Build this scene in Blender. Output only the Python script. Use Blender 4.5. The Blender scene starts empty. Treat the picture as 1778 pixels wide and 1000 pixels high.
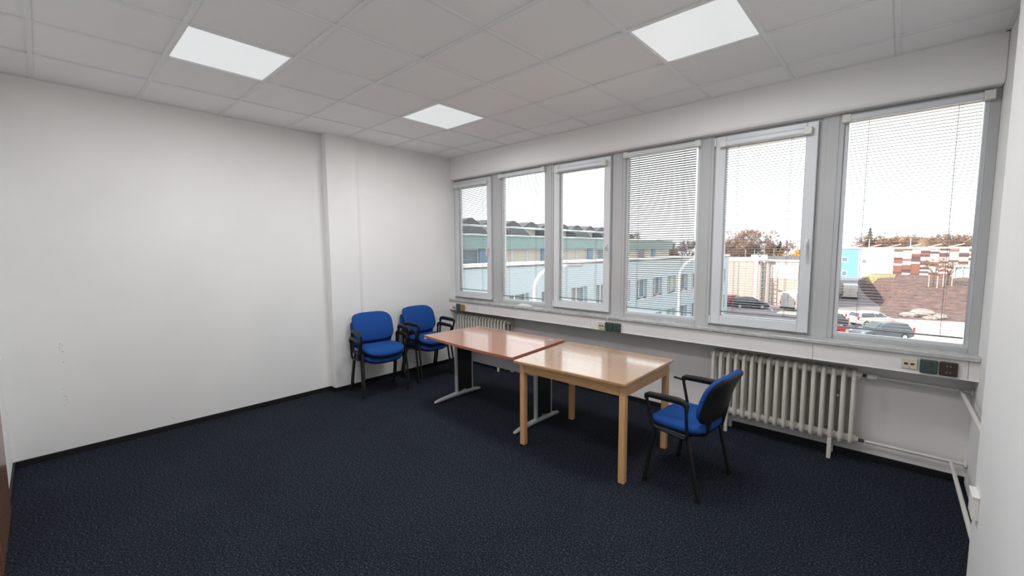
import bpy, math, random
from mathutils import Vector, Matrix
random.seed(7)
PI = math.pi
scn = bpy.context.scene
COL = scn.collection

# ------------------------------------------------------------------ camera, sky, sun, exposure
cam_d = bpy.data.cameras.new('camera')
cam = bpy.data.objects.new('camera', cam_d)
COL.objects.link(cam)
scn.camera = cam
cam_d.sensor_width = 36.0
cam_d.lens = 740.48 * 36.0 / 1778.0
cam_d.clip_start = 0.02
cam_d.clip_end = 3000
YAW, PITCH, ROLL = -0.7387, -0.0887, -0.0051
F = Vector((math.sin(YAW) * math.cos(PITCH), math.cos(YAW) * math.cos(PITCH), math.sin(PITCH)))
R0 = Vector((math.cos(YAW), -math.sin(YAW), 0))
U0 = R0.cross(F)
RR = R0 * math.cos(ROLL) + U0 * math.sin(ROLL)
UU = U0 * math.cos(ROLL) - R0 * math.sin(ROLL)
M3 = Matrix((RR, UU, -F)).transposed()
cam.matrix_world = Matrix.Translation((4.8897, -4.238, 1.6353)) @ M3.to_4x4()

SKY = 2.0
world = bpy.data.worlds.new('hazy_sky')
scn.world = world
world.use_nodes = True
bg = world.node_tree.nodes['Background']
bg.inputs[0].default_value = (0.95, 0.975, 1.0, 1)
bg.inputs[1].default_value = SKY

sun_d = bpy.data.lights.new('sun', 'SUN')
sun_d.energy = 11.0
sun_d.angle = math.radians(1.0)
sun_d.color = (1.0, 0.91, 0.80)
sun = bpy.data.objects.new('sun', sun_d)
COL.objects.link(sun)
sun.rotation_euler = Vector((0.55, 0.72, -0.52)).to_track_quat('-Z', 'Y').to_euler()
sun.location = (-10, -20, 30)

PANEL_EMIT = 0.43          # glow of the ceiling light diffusers
PANEL_WATT = 18.5          # area lamp added under each diffuser, lights the room beyond its glow
PANEL_SPREAD = 177.0

scn.view_settings.view_transform = 'Standard'
scn.view_settings.look = 'None'
scn.view_settings.gamma = 1.0
scn.view_settings.use_curve_mapping = False
scn.view_settings.exposure = 0.16


# ------------------------------------------------------------------ materials
def mat(name, col, rough=0.6, var=0.06, scale=12.0, bump=0.0, bscale=None, metal=0.0, spec=0.5, stretch=None, col2=None):
    m = bpy.data.materials.new(name)
    m.use_nodes = True
    nt = m.node_tree
    p = nt.nodes['Principled BSDF']
    p.inputs['Roughness'].default_value = rough
    p.inputs['Metallic'].default_value = metal
    p.inputs['Specular IOR Level'].default_value = spec
    tc = nt.nodes.new('ShaderNodeTexCoord')
    mp = nt.nodes.new('ShaderNodeMapping')
    nt.links.new(tc.outputs['Object'], mp.inputs[0])
    if stretch:
        mp.inputs['Scale'].default_value = stretch
    nz = nt.nodes.new('ShaderNodeTexNoise')
    nz.inputs['Scale'].default_value = scale
    nz.inputs['Detail'].default_value = 5
    nt.links.new(mp.outputs[0], nz.inputs['Vector'])
    rp = nt.nodes.new('ShaderNodeValToRGB')
    rp.color_ramp.elements[0].position = 0.3
    rp.color_ramp.elements[1].position = 0.7
    if col2 is None:
        a = [max(0, c * (1 - var)) for c in col]
        b = [min(1, c * (1 + var)) for c in col]
    else:
        a, b = col, col2
    rp.color_ramp.elements[0].color = (*a, 1)
    rp.color_ramp.elements[1].color = (*b, 1)
    nt.links.new(nz.outputs['Fac'], rp.inputs[0])
    nt.links.new(rp.outputs[0], p.inputs['Base Color'])
    if bump > 0:
        bn = nt.nodes.new('ShaderNodeTexNoise')
        bn.inputs['Scale'].default_value = bscale or scale * 4
        bn.inputs['Detail'].default_value = 4
        nt.links.new(mp.outputs[0], bn.inputs['Vector'])
        bp = nt.nodes.new('ShaderNodeBump')
        bp.inputs['Strength'].default_value = bump
        bp.inputs['Distance'].default_value = 0.004
        nt.links.new(bn.outputs['Fac'], bp.inputs['Height'])
        nt.links.new(bp.outputs[0], p.inputs['Normal'])
    return m


def emit_mat(name, col, s):
    m = mat(name, (0.8, 0.8, 0.8), 0.4, 0.01)
    p = m.node_tree.nodes['Principled BSDF']
    p.inputs['Emission Color'].default_value = (*col, 1)
    p.inputs['Emission Strength'].default_value = s
    return m


def glass_mat(name, tint, gloss):
    m = bpy.data.materials.new(name)
    m.use_nodes = True
    nt = m.node_tree
    nt.nodes.remove(nt.nodes['Principled BSDF'])
    out = nt.nodes['Material Output']
    t = nt.nodes.new('ShaderNodeBsdfTransparent')
    t.inputs[0].default_value = (*tint, 1)
    g = nt.nodes.new('ShaderNodeBsdfGlossy')
    g.inputs['Roughness'].default_value = 0.02
    fr = nt.nodes.new('ShaderNodeFresnel')
    fr.inputs[0].default_value = 1.3
    mu = nt.nodes.new('ShaderNodeMath')
    mu.operation = 'MULTIPLY'
    mu.inputs[1].default_value = gloss
    mx = nt.nodes.new('ShaderNodeMixShader')
    nt.links.new(fr.outputs[0], mu.inputs[0])
    nt.links.new(mu.outputs[0], mx.inputs[0])
    nt.links.new(t.outputs[0], mx.inputs[1])
    nt.links.new(g.outputs[0], mx.inputs[2])
    nt.links.new(mx.outputs[0], out.inputs[0])
    return m


M = {}
M['wall'] = mat('white_wall_paint', (0.885, 0.88, 0.87), 0.85, 0.025, 1.6, 0.12, 180, spec=0.2)
M['apron'] = mat('pale_parapet_paint', (0.83, 0.80, 0.78), 0.8, 0.03, 2.0, 0.1, 150, spec=0.2)
M['tile'] = mat('mineral_ceiling_tile', (0.92, 0.92, 0.92), 0.95, 0.03, 260, 0.25, 420, spec=0.1)
M['rail'] = mat('white_ceiling_rail', (0.83, 0.84, 0.85), 0.45, 0.01)
M['diffuser'] = emit_mat('lit_diffuser', (0.93, 0.98, 1.0), PANEL_EMIT)
M['black_base'] = mat('black_skirting', (0.006, 0.006, 0.007), 0.55, 0.15, 30)
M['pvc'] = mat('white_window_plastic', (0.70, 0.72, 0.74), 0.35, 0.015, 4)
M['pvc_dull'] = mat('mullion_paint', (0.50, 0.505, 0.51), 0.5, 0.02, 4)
M['gasket'] = mat('grey_gasket', (0.25, 0.26, 0.27), 0.6, 0.05)
M['cap'] = mat('cream_cap_plastic', (0.74, 0.74, 0.69), 0.45, 0.02)
M['slat'] = mat('aluminium_slat_paint', (0.40, 0.41, 0.43), 0.4, 0.02)
M['rail_grey'] = mat('grey_bottom_rail', (0.22, 0.225, 0.24), 0.45, 0.03)
M['cord'] = mat('blind_cord', (0.30, 0.30, 0.34), 0.8, 0.05)
M['glass'] = glass_mat('window_glass', (0.97, 0.985, 0.98), 0.9)
M['cream_metal'] = mat('cream_radiator_enamel', (0.74, 0.71, 0.64), 0.4, 0.06, 9, 0.1, 60)
M['pipe'] = mat('pipe_paint', (0.68, 0.67, 0.62), 0.4, 0.04, 10)
M['white_plastic'] = mat('white_plastic', (0.85, 0.85, 0.83), 0.35, 0.02)
M['cream_plastic'] = mat('cream_socket_plastic', (0.66, 0.63, 0.50), 0.4, 0.03)
M['green_plastic'] = mat('dark_green_socket_plastic', (0.045, 0.075, 0.068), 0.4, 0.08)
M['brown_plastic'] = mat('brown_socket_plastic', (0.045, 0.028, 0.024), 0.4, 0.08)
M['tan_plastic'] = mat('tan_socket_plastic', (0.36, 0.25, 0.11), 0.4, 0.08)
M['hole'] = mat('socket_hole', (0.012, 0.012, 0.012), 0.6, 0.05)
M['red_port'] = mat('dark_red_port', (0.13, 0.012, 0.012), 0.5, 0.05)
M['chrome'] = mat('chrome', (0.75, 0.75, 0.75), 0.2, 0.03, metal=1.0)
M['blue_fabric'] = mat('blue_chair_fabric', (0.016, 0.076, 0.30), 0.9, 0.14, 220, 0.4, 700, spec=0.15)
M['black_plastic'] = mat('black_chair_plastic', (0.010, 0.010, 0.011), 0.45, 0.1, 60, 0.1, 300, spec=0.35)
M['black_metal'] = mat('black_tube_steel', (0.008, 0.008, 0.009), 0.42, 0.1)
M['silver_metal'] = mat('silver_grey_powder_coat', (0.55, 0.56, 0.58), 0.4, 0.04, metal=0.3)
M['grey_panel'] = mat('light_grey_laminate', (0.60, 0.60, 0.63), 0.5, 0.02)
M['black_panel'] = mat('black_leg_panel', (0.012, 0.013, 0.017), 0.5, 0.06)
M['cherry'] = mat('cherry_laminate', (0.53, 0.20, 0.085), 0.2, 0.09, 7, 0.02, 40, stretch=(1.2, 14, 1.2))
M['cherry_edge'] = mat('cherry_edge_band', (0.42, 0.14, 0.08), 0.4, 0.08, 9)
M['beech'] = mat('beech_top', (0.52, 0.30, 0.15), 0.2, 0.10, 8, 0.05, 26, stretch=(1.2, 16, 1.2))
M['beech_leg'] = mat('beech_leg', (0.70, 0.41, 0.19), 0.45, 0.12, 9, 0.0, None, stretch=(16, 16, 1.2))
M['beech_rail'] = mat('beech_rail', (0.70, 0.41, 0.19), 0.45, 0.12, 9, 0.0, None, stretch=(1.2, 16, 16))
M['door'] = mat('brown_door_veneer', (0.20, 0.095, 0.048), 0.25, 0.15, 6, stretch=(10, 10, 0.8))


def carpet_mat():
    m = bpy.data.materials.new('navy_loop_carpet')
    m.use_nodes = True
    nt = m.node_tree
    p = nt.nodes['Principled BSDF']
    p.inputs['Roughness'].default_value = 1.0
    p.inputs['Specular IOR Level'].default_value = 0.08
    tc = nt.nodes.new('ShaderNodeTexCoord')
    n1 = nt.nodes.new('ShaderNodeTexNoise')
    n1.inputs['Scale'].default_value = 95
    n1.inputs['Detail'].default_value = 3
    n2 = nt.nodes.new('ShaderNodeTexNoise')
    n2.inputs['Scale'].default_value = 1.4
    v = nt.nodes.new('ShaderNodeTexVoronoi')
    v.inputs['Scale'].default_value = 150
    for n in (n1, n2, v):
        nt.links.new(tc.outputs['Object'], n.inputs['Vector'])
    rp = nt.nodes.new('ShaderNodeValToRGB')
    e = rp.color_ramp.elements
    e[0].position = 0.36
    e[0].color = (0.009, 0.012, 0.019, 1)
    e[1].position = 0.72
    e[1].color = (0.088, 0.098, 0.118, 1)
    k = rp.color_ramp.elements.new(0.54)
    k.color = (0.025, 0.031, 0.044, 1)
    nt.links.new(n1.outputs['Fac'], rp.inputs[0])
    mx = nt.nodes.new('ShaderNodeMixRGB')
    mx.blend_type = 'MULTIPLY'
    mx.inputs[0].default_value = 0.35
    nt.links.new(rp.outputs[0], mx.inputs[1])
    nt.links.new(n2.outputs['Fac'], mx.inputs[2])
    nt.links.new(mx.outputs[0], p.inputs['Base Color'])
    bp = nt.nodes.new('ShaderNodeBump')
    bp.inputs['Strength'].default_value = 0.7
    bp.inputs['Distance'].default_value = 0.005
    nt.links.new(v.outputs['Distance'], bp.inputs['Height'])
    nt.links.new(bp.outputs[0], p.inputs['Normal'])
    return m


def marble_mat():
    m = mat('grey_veined_marble', (0.52, 0.525, 0.51), 0.22, 0.28, 9, stretch=(1, 2, 3))
    nt = m.node_tree
    nz = [n for n in nt.nodes if n.type == 'TEX_NOISE'][0]
    nz.inputs['Distortion'].default_value = 1.6
    return m


def scuffed_wall_mat():
    # white paint with two short columns of brownish scuffs (wear with a shape of its own)
    m = mat('scuffed_wall_paint', (0.885, 0.88, 0.87), 0.85, 0.025, 1.6, 0.12, 180, spec=0.2)
    nt = m.node_tree
    p = nt.nodes['Principled BSDF']
    src = p.inputs['Base Color'].links[0].from_socket
    tc = [n for n in nt.nodes if n.type == 'TEX_COORD'][0]
    last = src
    for (y, z, h) in ((-4.186, 0.843, 0.10), (-4.192, 0.478, 0.085)):
        sp = nt.nodes.new('ShaderNodeMapping')
        sp.inputs['Location'].default_value = (0, -y * 75, -z / h)
        sp.inputs['Scale'].default_value = (0, 75, 1 / h)
        nt.links.new(tc.outputs['Object'], sp.inputs[0])
        ln = nt.nodes.new('ShaderNodeVectorMath')
        ln.operation = 'LENGTH'
        nt.links.new(sp.outputs[0], ln.inputs[0])
        nz = nt.nodes.new('ShaderNodeTexNoise')
        nz.inputs['Scale'].default_value = 75
        nt.links.new(tc.outputs['Object'], nz.inputs['Vector'])
        a = nt.nodes.new('ShaderNodeMath')
        a.operation = 'LESS_THAN'
        a.inputs[1].default_value = 1.0
        nt.links.new(ln.outputs['Value'], a.inputs[0])
        b = nt.nodes.new('ShaderNodeMath')
        b.operation = 'GREATER_THAN'
        b.inputs[1].default_value = 0.60
        nt.links.new(nz.outputs['Fac'], b.inputs[0])
        c = nt.nodes.new('ShaderNodeMath')
        c.operation = 'MULTIPLY'
        nt.links.new(a.outputs[0], c.inputs[0])
        nt.links.new(b.outputs[0], c.inputs[1])
        c2 = nt.nodes.new('ShaderNodeMath')
        c2.operation = 'MULTIPLY'
        c2.inputs[1].default_value = 0.42
        nt.links.new(c.outputs[0], c2.inputs[0])
        mx = nt.nodes.new('ShaderNodeMixRGB')
        mx.inputs[2].default_value = (0.32, 0.24, 0.19, 1)
        nt.links.new(c2.outputs[0], mx.inputs[0])
        nt.links.new(last, mx.inputs[1])
        last = mx.outputs[0]
    nt.links.new(last, p.inputs['Base Color'])
    return m


M['carpet'] = carpet_mat()
M['marble'] = marble_mat()
M['wall_scuffed'] = scuffed_wall_mat()


for _k in ('cherry', 'beech'):
    _p = M[_k].node_tree.nodes['Principled BSDF']
    _p.inputs['Coat Weight'].default_value = 1.0
    _p.inputs['Coat IOR'].default_value = 1.75
    _p.inputs['Coat Roughness'].default_value = 0.10

# ------------------------------------------------------------------ mesh helpers
class B:
    def __init__(self):
        self.v, self.f = [], []

    def add(self, vs, fs):
        o = len(self.v)
        self.v += [tuple(p) for p in vs]
        self.f += [tuple(i + o for i in f) for f in fs]
        return self

    def box(self, x0, x1, y0, y1, z0, z1):
        return self.add([(x0, y0, z0), (x1, y0, z0), (x1, y1, z0), (x0, y1, z0), (x0, y0, z1), (x1, y0, z1), (x1, y1, z1), (x0, y1, z1)],
                        [(0, 3, 2, 1), (4, 5, 6, 7), (0, 1, 5, 4), (1, 2, 6, 5), (2, 3, 7, 6), (3, 0, 4, 7)])

    def prism(self, poly, axis, a0, a1, poly2=None):
        # poly: list of 2D points in the two remaining axes (cyclic order)
        def mk(p, a):
            return {'x': (a, p[0], p[1]), 'y': (p[0], a, p[1]), 'z': (p[0], p[1], a)}[axis]
        n = len(poly)
        q = poly2 or poly
        vs = [mk(p, a0) for p in poly] + [mk(p, a1) for p in q]
        fs = [tuple(range(n))[::-1], tuple(range(n, 2 * n))] + [(i, (i + 1) % n, n + (i + 1) % n, n + i) for i in range(n)]
        return self.add(vs, fs)

    def tube(self, pts, ra, n=8, rb=None, ref=None, caps=True, closed=False):
        pts = [Vector(p) for p in pts]
        k = len(pts)
        rb = ra if rb is None else rb
        ral = ra if isinstance(ra, (list, tuple)) else [ra] * k
        rbl = rb if isinstance(rb, (list, tuple)) else [rb] * k
        up = None
        vs = []
        for i, p in enumerate(pts):
            if closed:
                t = pts[(i + 1) % k] - pts[i - 1]
            else:
                t = pts[min(i + 1, k - 1)] - pts[max(i - 1, 0)]
            t.normalize()
            if up is None or ref is not None:
                r = Vector(ref) if ref is not None else (Vector((0, 0, 1)) if abs(t.z) < 0.9 else Vector((1, 0, 0)))
            else:
                r = up
            s = t.cross(r)
            if s.length < 1e-5:
                s = t.cross(Vector((0.3, 1, 0.2)))
            s.normalize()
            up = s.cross(t).normalized()
            for j in range(n):
                a = 2 * PI * j / n
                vs.append(p + s * (math.cos(a) * ral[i]) + up * (math.sin(a) * rbl[i]))
        fs = []
        for i in range(k if closed else k - 1):
            i2 = (i + 1) % k
            for j in range(n):
                j2 = (j + 1) % n
                fs.append((i * n + j, i * n + j2, i2 * n + j2, i2 * n + j))
        if caps and not closed:
            fs += [tuple(range(n))[::-1], tuple(range((k - 1) * n, k * n))]
        return self.add(vs, fs)

    def cyl(self, p0, p1, r, n=12, r2=None):
        return self.tube([p0, p1], [r, r if r2 is None else r2], n)

    def lathe(self, c, prof, axis='z', n=20):
        vs = []
        for (r, h) in prof:
            for j in range(n):
                a = 2 * PI * j / n
                x, y = r * math.cos(a), r * math.sin(a)
                q = {'z': (x, y, h), 'x': (h, x, y), 'y': (x, h, y)}[axis]
                vs.append((c[0] + q[0], c[1] + q[1], c[2] + q[2]))
        k = len(prof)
        fs = [(i * n + j, i * n + (j + 1) % n, (i + 1) * n + (j + 1) % n, (i + 1) * n + j) for i in range(k - 1) for j in range(n)]
        fs += [tuple(range(n))[::-1], tuple(range((k - 1) * n, k * n))]
        return self.add(vs, fs)

    def pad(self, W, D, n, prof, warp, N=44):
        # superellipse cushion: rings of (scale, t), both ends closed
        vs = []
        for (s, t) in prof:
            for j in range(N):
                a = 2 * PI * j / N
                c, d = math.cos(a), math.sin(a)
                x = math.copysign(abs(c) ** (2 / n), c) * D / 2 * s
                y = math.copysign(abs(d) ** (2 / n), d) * W / 2 * s
                vs.append(warp(x, y, t))
        k = len(prof)
        fs = [(i * N + j, i * N + (j + 1) % N, (i + 1) * N + (j + 1) % N, (i + 1) * N + j) for i in range(k - 1) for j in range(N)]
        vs.append(warp(0, 0, prof[0][1]))
        vs.append(warp(0, 0, prof[-1][1]))
        a, b = len(vs) - 2, len(vs) - 1
        for j in range(N):
            fs.append((a, (j + 1) % N, j))
            fs.append((b, (k - 1) * N + j, (k - 1) * N + (j + 1) % N))
        return self.add(vs, fs)

    def mesh(self, name, m, smooth=None):
        me = bpy.data.meshes.new(name)
        me.from_pydata(self.v, [], self.f)
        if isinstance(m, str):
            m = M[m]
        me.materials.append(m)
        if smooth:
            for p in me.polygons:
                p.use_smooth = True
            me.set_sharp_from_angle(angle=math.radians(smooth))
        me.update()
        return me

    def build(self, name, m, parent=None, smooth=None, bevel=0.0, seg=2, loc=None, rot=None):
        o = bpy.data.objects.new(name, self.mesh(name, m, smooth))
        COL.objects.link(o)
        if parent is not None:
            o.parent = parent
        if loc is not None:
            o.location = loc
        if rot is not None:
            o.rotation_euler = rot
        if bevel:
            b = o.modifiers.new('bevel', 'BEVEL')
            b.width = bevel
            b.segments = seg
            b.limit_method = 'ANGLE'
            b.harden_normals = False
        return o


def inst(name, me, parent, loc=(0, 0, 0), rot=None):
    o = bpy.data.objects.new(name, me)
    COL.objects.link(o)
    o.parent = parent
    o.location = loc
    if rot is not None:
        o.rotation_euler = rot
    return o


def thing(name, label, cat, loc=(0, 0, 0), rotz=0.0, group=None):
    o = bpy.data.objects.new(name, None)
    COL.objects.link(o)
    o.location = loc
    o.rotation_euler = (0, 0, rotz)
    o.empty_display_size = 0.1
    o['label'] = label
    o['category'] = cat
    if group:
        o['group'] = group
    return o


def tag(o, label, cat, group=None):
    o['label'] = label
    o['category'] = cat
    if group:
        o['group'] = group
    return o


def struct(o, label=None, cat=None):
    o['kind'] = 'structure'
    if label:
        o['label'] = label
        o['category'] = cat
    return o


def structure_root(name, label, cat, loc=(0, 0, 0)):
    o = thing(name, label, cat, loc)
    o['kind'] = 'structure'
    return o


def dup(root, loc, rotz, label, group=None):
    ch = {}
    for o in list(COL.objects):
        ch.setdefault(o.parent, []).append(o)

    def rec(o, par):
        c = o.copy()
        COL.objects.link(c)
        if par is not None:
            c.parent = par
        for k in ch.get(o, []):
            rec(k, c)
        return c
    r = rec(root, None)
    r.location = loc
    r.rotation_euler = (0, 0, rotz)
    r['label'] = label
    if group:
        r['group'] = group
    return r


def fillet(pts, r, k=4, closed=False):
    pts = [Vector(p) for p in pts]
    n = len(pts)
    out = []
    for i, p in enumerate(pts):
        if not closed and (i == 0 or i == n - 1):
            out.append(p)
            continue
        a, b = pts[i - 1], pts[(i + 1) % n]
        da, db = (a - p), (b - p)
        d = min(r, da.length * 0.45, db.length * 0.45)
        p0, p1 = p + da.normalized() * d, p + db.normalized() * d
        for j in range(k + 1):
            t = j / k
            out.append(p0 * (1 - t) ** 2 + p * 2 * t * (1 - t) + p1 * t * t)
    return out


# ------------------------------------------------------------------ room shell
H = 2.93                                   # ceiling height
X1, XP, YB = 5.30, 5.214, -4.495           # right wall, right pilaster face, back wall

struct(B().box(-0.3, 5.6, -4.8, 0.2, -0.25, 0.0).build('floor', 'carpet'), 'dark navy speckled loop carpet covering the office floor', 'carpet')

# left wall: main face, pilaster and the stretch beside the windows
struct(B().prism([(-0.3, -4.8), (0.0, -4.8), (0.0, -2.045), (0.115, -2.045), (0.115, -1.70), (0.062, -1.70), (0.062, -0.06), (-0.3, -0.06)], 'z', 0, 3.1)
       .build('wall_left', 'wall_scuffed'), 'white plastered left wall with a shallow pilaster and two scuff marks', 'wall')
struct(B().prism([(5.6, -4.8), (XP, -4.8), (XP, -1.28), (X1, -1.28), (X1, 0.2), (5.6, 0.2)], 'z', 0, 3.1)
       .build('wall_right', 'wall', bevel=0.012), 'white plastered right wall close to the viewer with a rounded pilaster edge', 'wall')
wb = B()
wb.box(0.0, 0.76, YB - 0.25, YB, 0, 3.1)
wb.box(1.66, XP, YB - 0.25, YB, 0, 3.1)
wb.box(0.76, 1.66, YB - 0.25, YB, 2.05, 3.1)
struct(wb.build('wall_back', 'wall'), 'white back wall with the brown door at the left picture edge', 'wall')
wf = B()
wf.prism([(-0.25, 2.655), (-0.25, 3.1), (0.15, 3.1), (0.15, 2.632), (-0.235, 2.632)], 'x', 0.062, X1)
struct(wf.build('wall_front', 'wall', bevel=0.008), 'white plastered window wall lintel above the row of six windows', 'wall')
af = B()
af.box(0.062, X1, -0.03, 0.15, 0.0, 0.93)
af.box(-0.3, 0.0615, -0.06, 0.15, 0.0, 0.96)
struct(af.build('wall_front_lower', 'apron'), 'off white parapet wall below the window sill behind the radiators', 'wall')

# door in the back wall (left picture edge)
d = structure_root('door_1', 'brown veneered door in the back wall at the left picture edge', 'door', (0.76, YB, 0))
B().box(0.045, 0.855, -0.02, 0.016, 0.004, 2.0).build('leaf', 'door', d, bevel=0.003)
fr = B()
fr.box(0, 0.045, -0.1, 0.010, 0, 2.05)
fr.box(0.855, 0.90, -0.1, 0.010, 0, 2.05)
fr.box(0.045, 0.855, -0.1, 0.010, 2.0, 2.05)
fr.build('door_frame', 'door', d, bevel=0.002)
hb = B().tube(fillet([(0.80, 0.016, 1.05), (0.80, 0.06, 1.05), (0.69, 0.06, 1.05)], 0.02), 0.009, 10)
hb.build('handle', 'chrome', d, smooth=40)

# skirtings
def skirt(name, poly_pts, t=0.012, h=0.05, label=None):
    b = B()
    for (p, q) in zip(poly_pts, poly_pts[1:]):
        p, q = Vector(p), Vector(q)
        dr = (q - p).normalized()
        nn = Vector((dr.y, -dr.x)) * t
        a0, b0 = p - dr * 0, q + dr * 0
        b.prism([tuple(a0), tuple(b0), tuple(b0 + nn), tuple(a0 + nn)], 'z', 0.0, h)
    return struct(b.build(name, 'black_base'), label, 'skirting')


skirt('baseboard_left', [(0.0, YB), (0.0, -2.045), (0.115, -2.045), (0.115, -1.70), (0.062, -1.70), (0.062, -0.03)], label='thin black skirting along the foot of the left wall')
skirt('baseboard_front', [(0.062, -0.03), (X1, -0.03)], label='thin black skirting along the foot of the window wall')
skirt('baseboard_back', [(0.76, YB), (0.0, YB)], label='short black skirting on the back wall beside the door')
b = B().box(XP - 0.012, XP, YB + 0.1, -1.285, 0, 0.018)
struct(b.build('baseboard_right', 'apron'), 'thin pale floor strip along the foot of the right wall pilaster', 'skirting')

# ------------------------------------------------------------------ suspended ceiling
ceil = structure_root('ceiling', 'suspended ceiling of square mineral tiles in white rails', 'ceiling', (0, 0, H))
struct(B().box(-0.3, 5.6, -4.8, 0.2, 0.17, 0.30).build('slab', 'wall', ceil))
xs = [0.0] + [0.6 * i for i in range(1, 9)] + [X1]
ys = [-0.25] + [-0.6 * j for j in range(1, 8)] + [YB]
lights = {(2, 2), (2, 5), (6, 2), (6, 5)}  # the last is out of view, added on the grid for more light
full = None
for i in range(9):
    for j in range(8):
        if (i, j) in lights:
            continue
        x0, x1, y1, y0 = xs[i], xs[i + 1], ys[j], ys[j + 1]
        if i == 0:
            x0 = 0.0
        cx, cy, hx, hy = (x0 + x1) / 2, (y0 + y1) / 2, (x1 - x0) / 2 - 0.006, (y1 - y0) / 2 - 0.006
        if 1 <= i <= 7 and 1 <= j <= 6:
            if full is None:
                full = B().box(-hx, hx, -hy, hy, 0.004, 0.02).mesh('ceiling_tile', 'tile')
            me = full
        else:
            me = B().box(-hx, hx, -hy, hy, 0.004, 0.02).mesh('ceiling_tile', 'tile')
        inst('ceiling_tile', me, ceil, (cx, cy, 0))
for i in range(1, 9):
    B().box(-0.012, 0.012, YB, -0.25, -0.004, 0.004).build('ceiling_rail', 'rail', ceil, loc=(0.6 * i, 0, 0))
for j in range(1, 8):
    B().box(0.0, X1, -0.012, 0.012, -0.0035, 0.0038).build('ceiling_rail', 'rail', ceil, loc=(0, -0.6 * j, 0))
eb = B()
eb.box(0.0, 0.02, YB, -0.25, -0.003, 0.003)
eb.box(0.0, X1, -0.27, -0.25, -0.003, 0.003)
eb.box(X1 - 0.02, X1, -1.28, -0.25, -0.003, 0.003)
eb.build('wall_angle', 'rail', ceil)
LL = {(2, 2): 'square ceiling light panel nearest the far left corner', (2, 5): 'square ceiling light panel above the left wall side of the room',
      (6, 2): 'square ceiling light panel nearest the right hand windows', (6, 5): 'unseen square ceiling light panel behind the viewer, added to help light the room'}
for (i, j) in sorted(lights):
    t = thing('ceiling_light_panel', LL[(i, j)], 'ceiling light', (0.6 * i + 0.3, -0.6 * j - 0.3, H), 0, 'light panels in the ceiling')
    f_ = B()
    a, w = 0.292, 0.012
    f_.box(-a, a, -a, -a + w, -0.001, 0.02)
    f_.box(-a, a, a - w, a, -0.001, 0.02)
    f_.box(-a, -a + w, -a + w, a - w, -0.001, 0.02)
    f_.box(a - w, a, -a + w, a - w, -0.001, 0.02)
    f_.build('frame', 'rail', t)
    B().box(-a + w, a - w, -a + w, a - w, 0.002, 0.018).build('diffuser', 'diffuser', t)
    ld = bpy.data.lights.new('panel_light', 'AREA')
    ld.shape = 'SQUARE'
    ld.size = 0.55
    ld.energy = PANEL_WATT
    ld.spread = math.radians(PANEL_SPREAD)
    ld.color = (0.98, 0.985, 1.0)
    lo = bpy.data.objects.new('panel_light', ld)
    COL.objects.link(lo)
    lo.parent = t
    lo.location = (0, 0, -0.002)

# ------------------------------------------------------------------ windows
ZW0, ZW1 = 0.938, 2.632
mods = [(0.062, 0.90), (0.90, 1.772), (1.772, 2.69), (2.69, 3.545), (3.545, 4.46), (4.46, X1)]
SASH = {0: (0.072, 0.812), 2: (1.854, 2.592), 4: (3.632, 4.370)}
FIX = {1: (1.012, 1.690), 3: (2.785, 3.466), 5: (4.551, 5.231)}


def ring(b, ox0, ox1, oz0, oz1, ix0, ix1, iz0, iz1, y0, y1):
    b.box(ox0, ix0, y0, y1, oz0, oz1)
    b.box(ix1, ox1, y0, y1, oz0, oz1)
    b.box(ix0, ix1, y0, y1, oz0, iz0)
    b.box(ix0, ix1, y0, y1, iz1, oz1)
    return b


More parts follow.
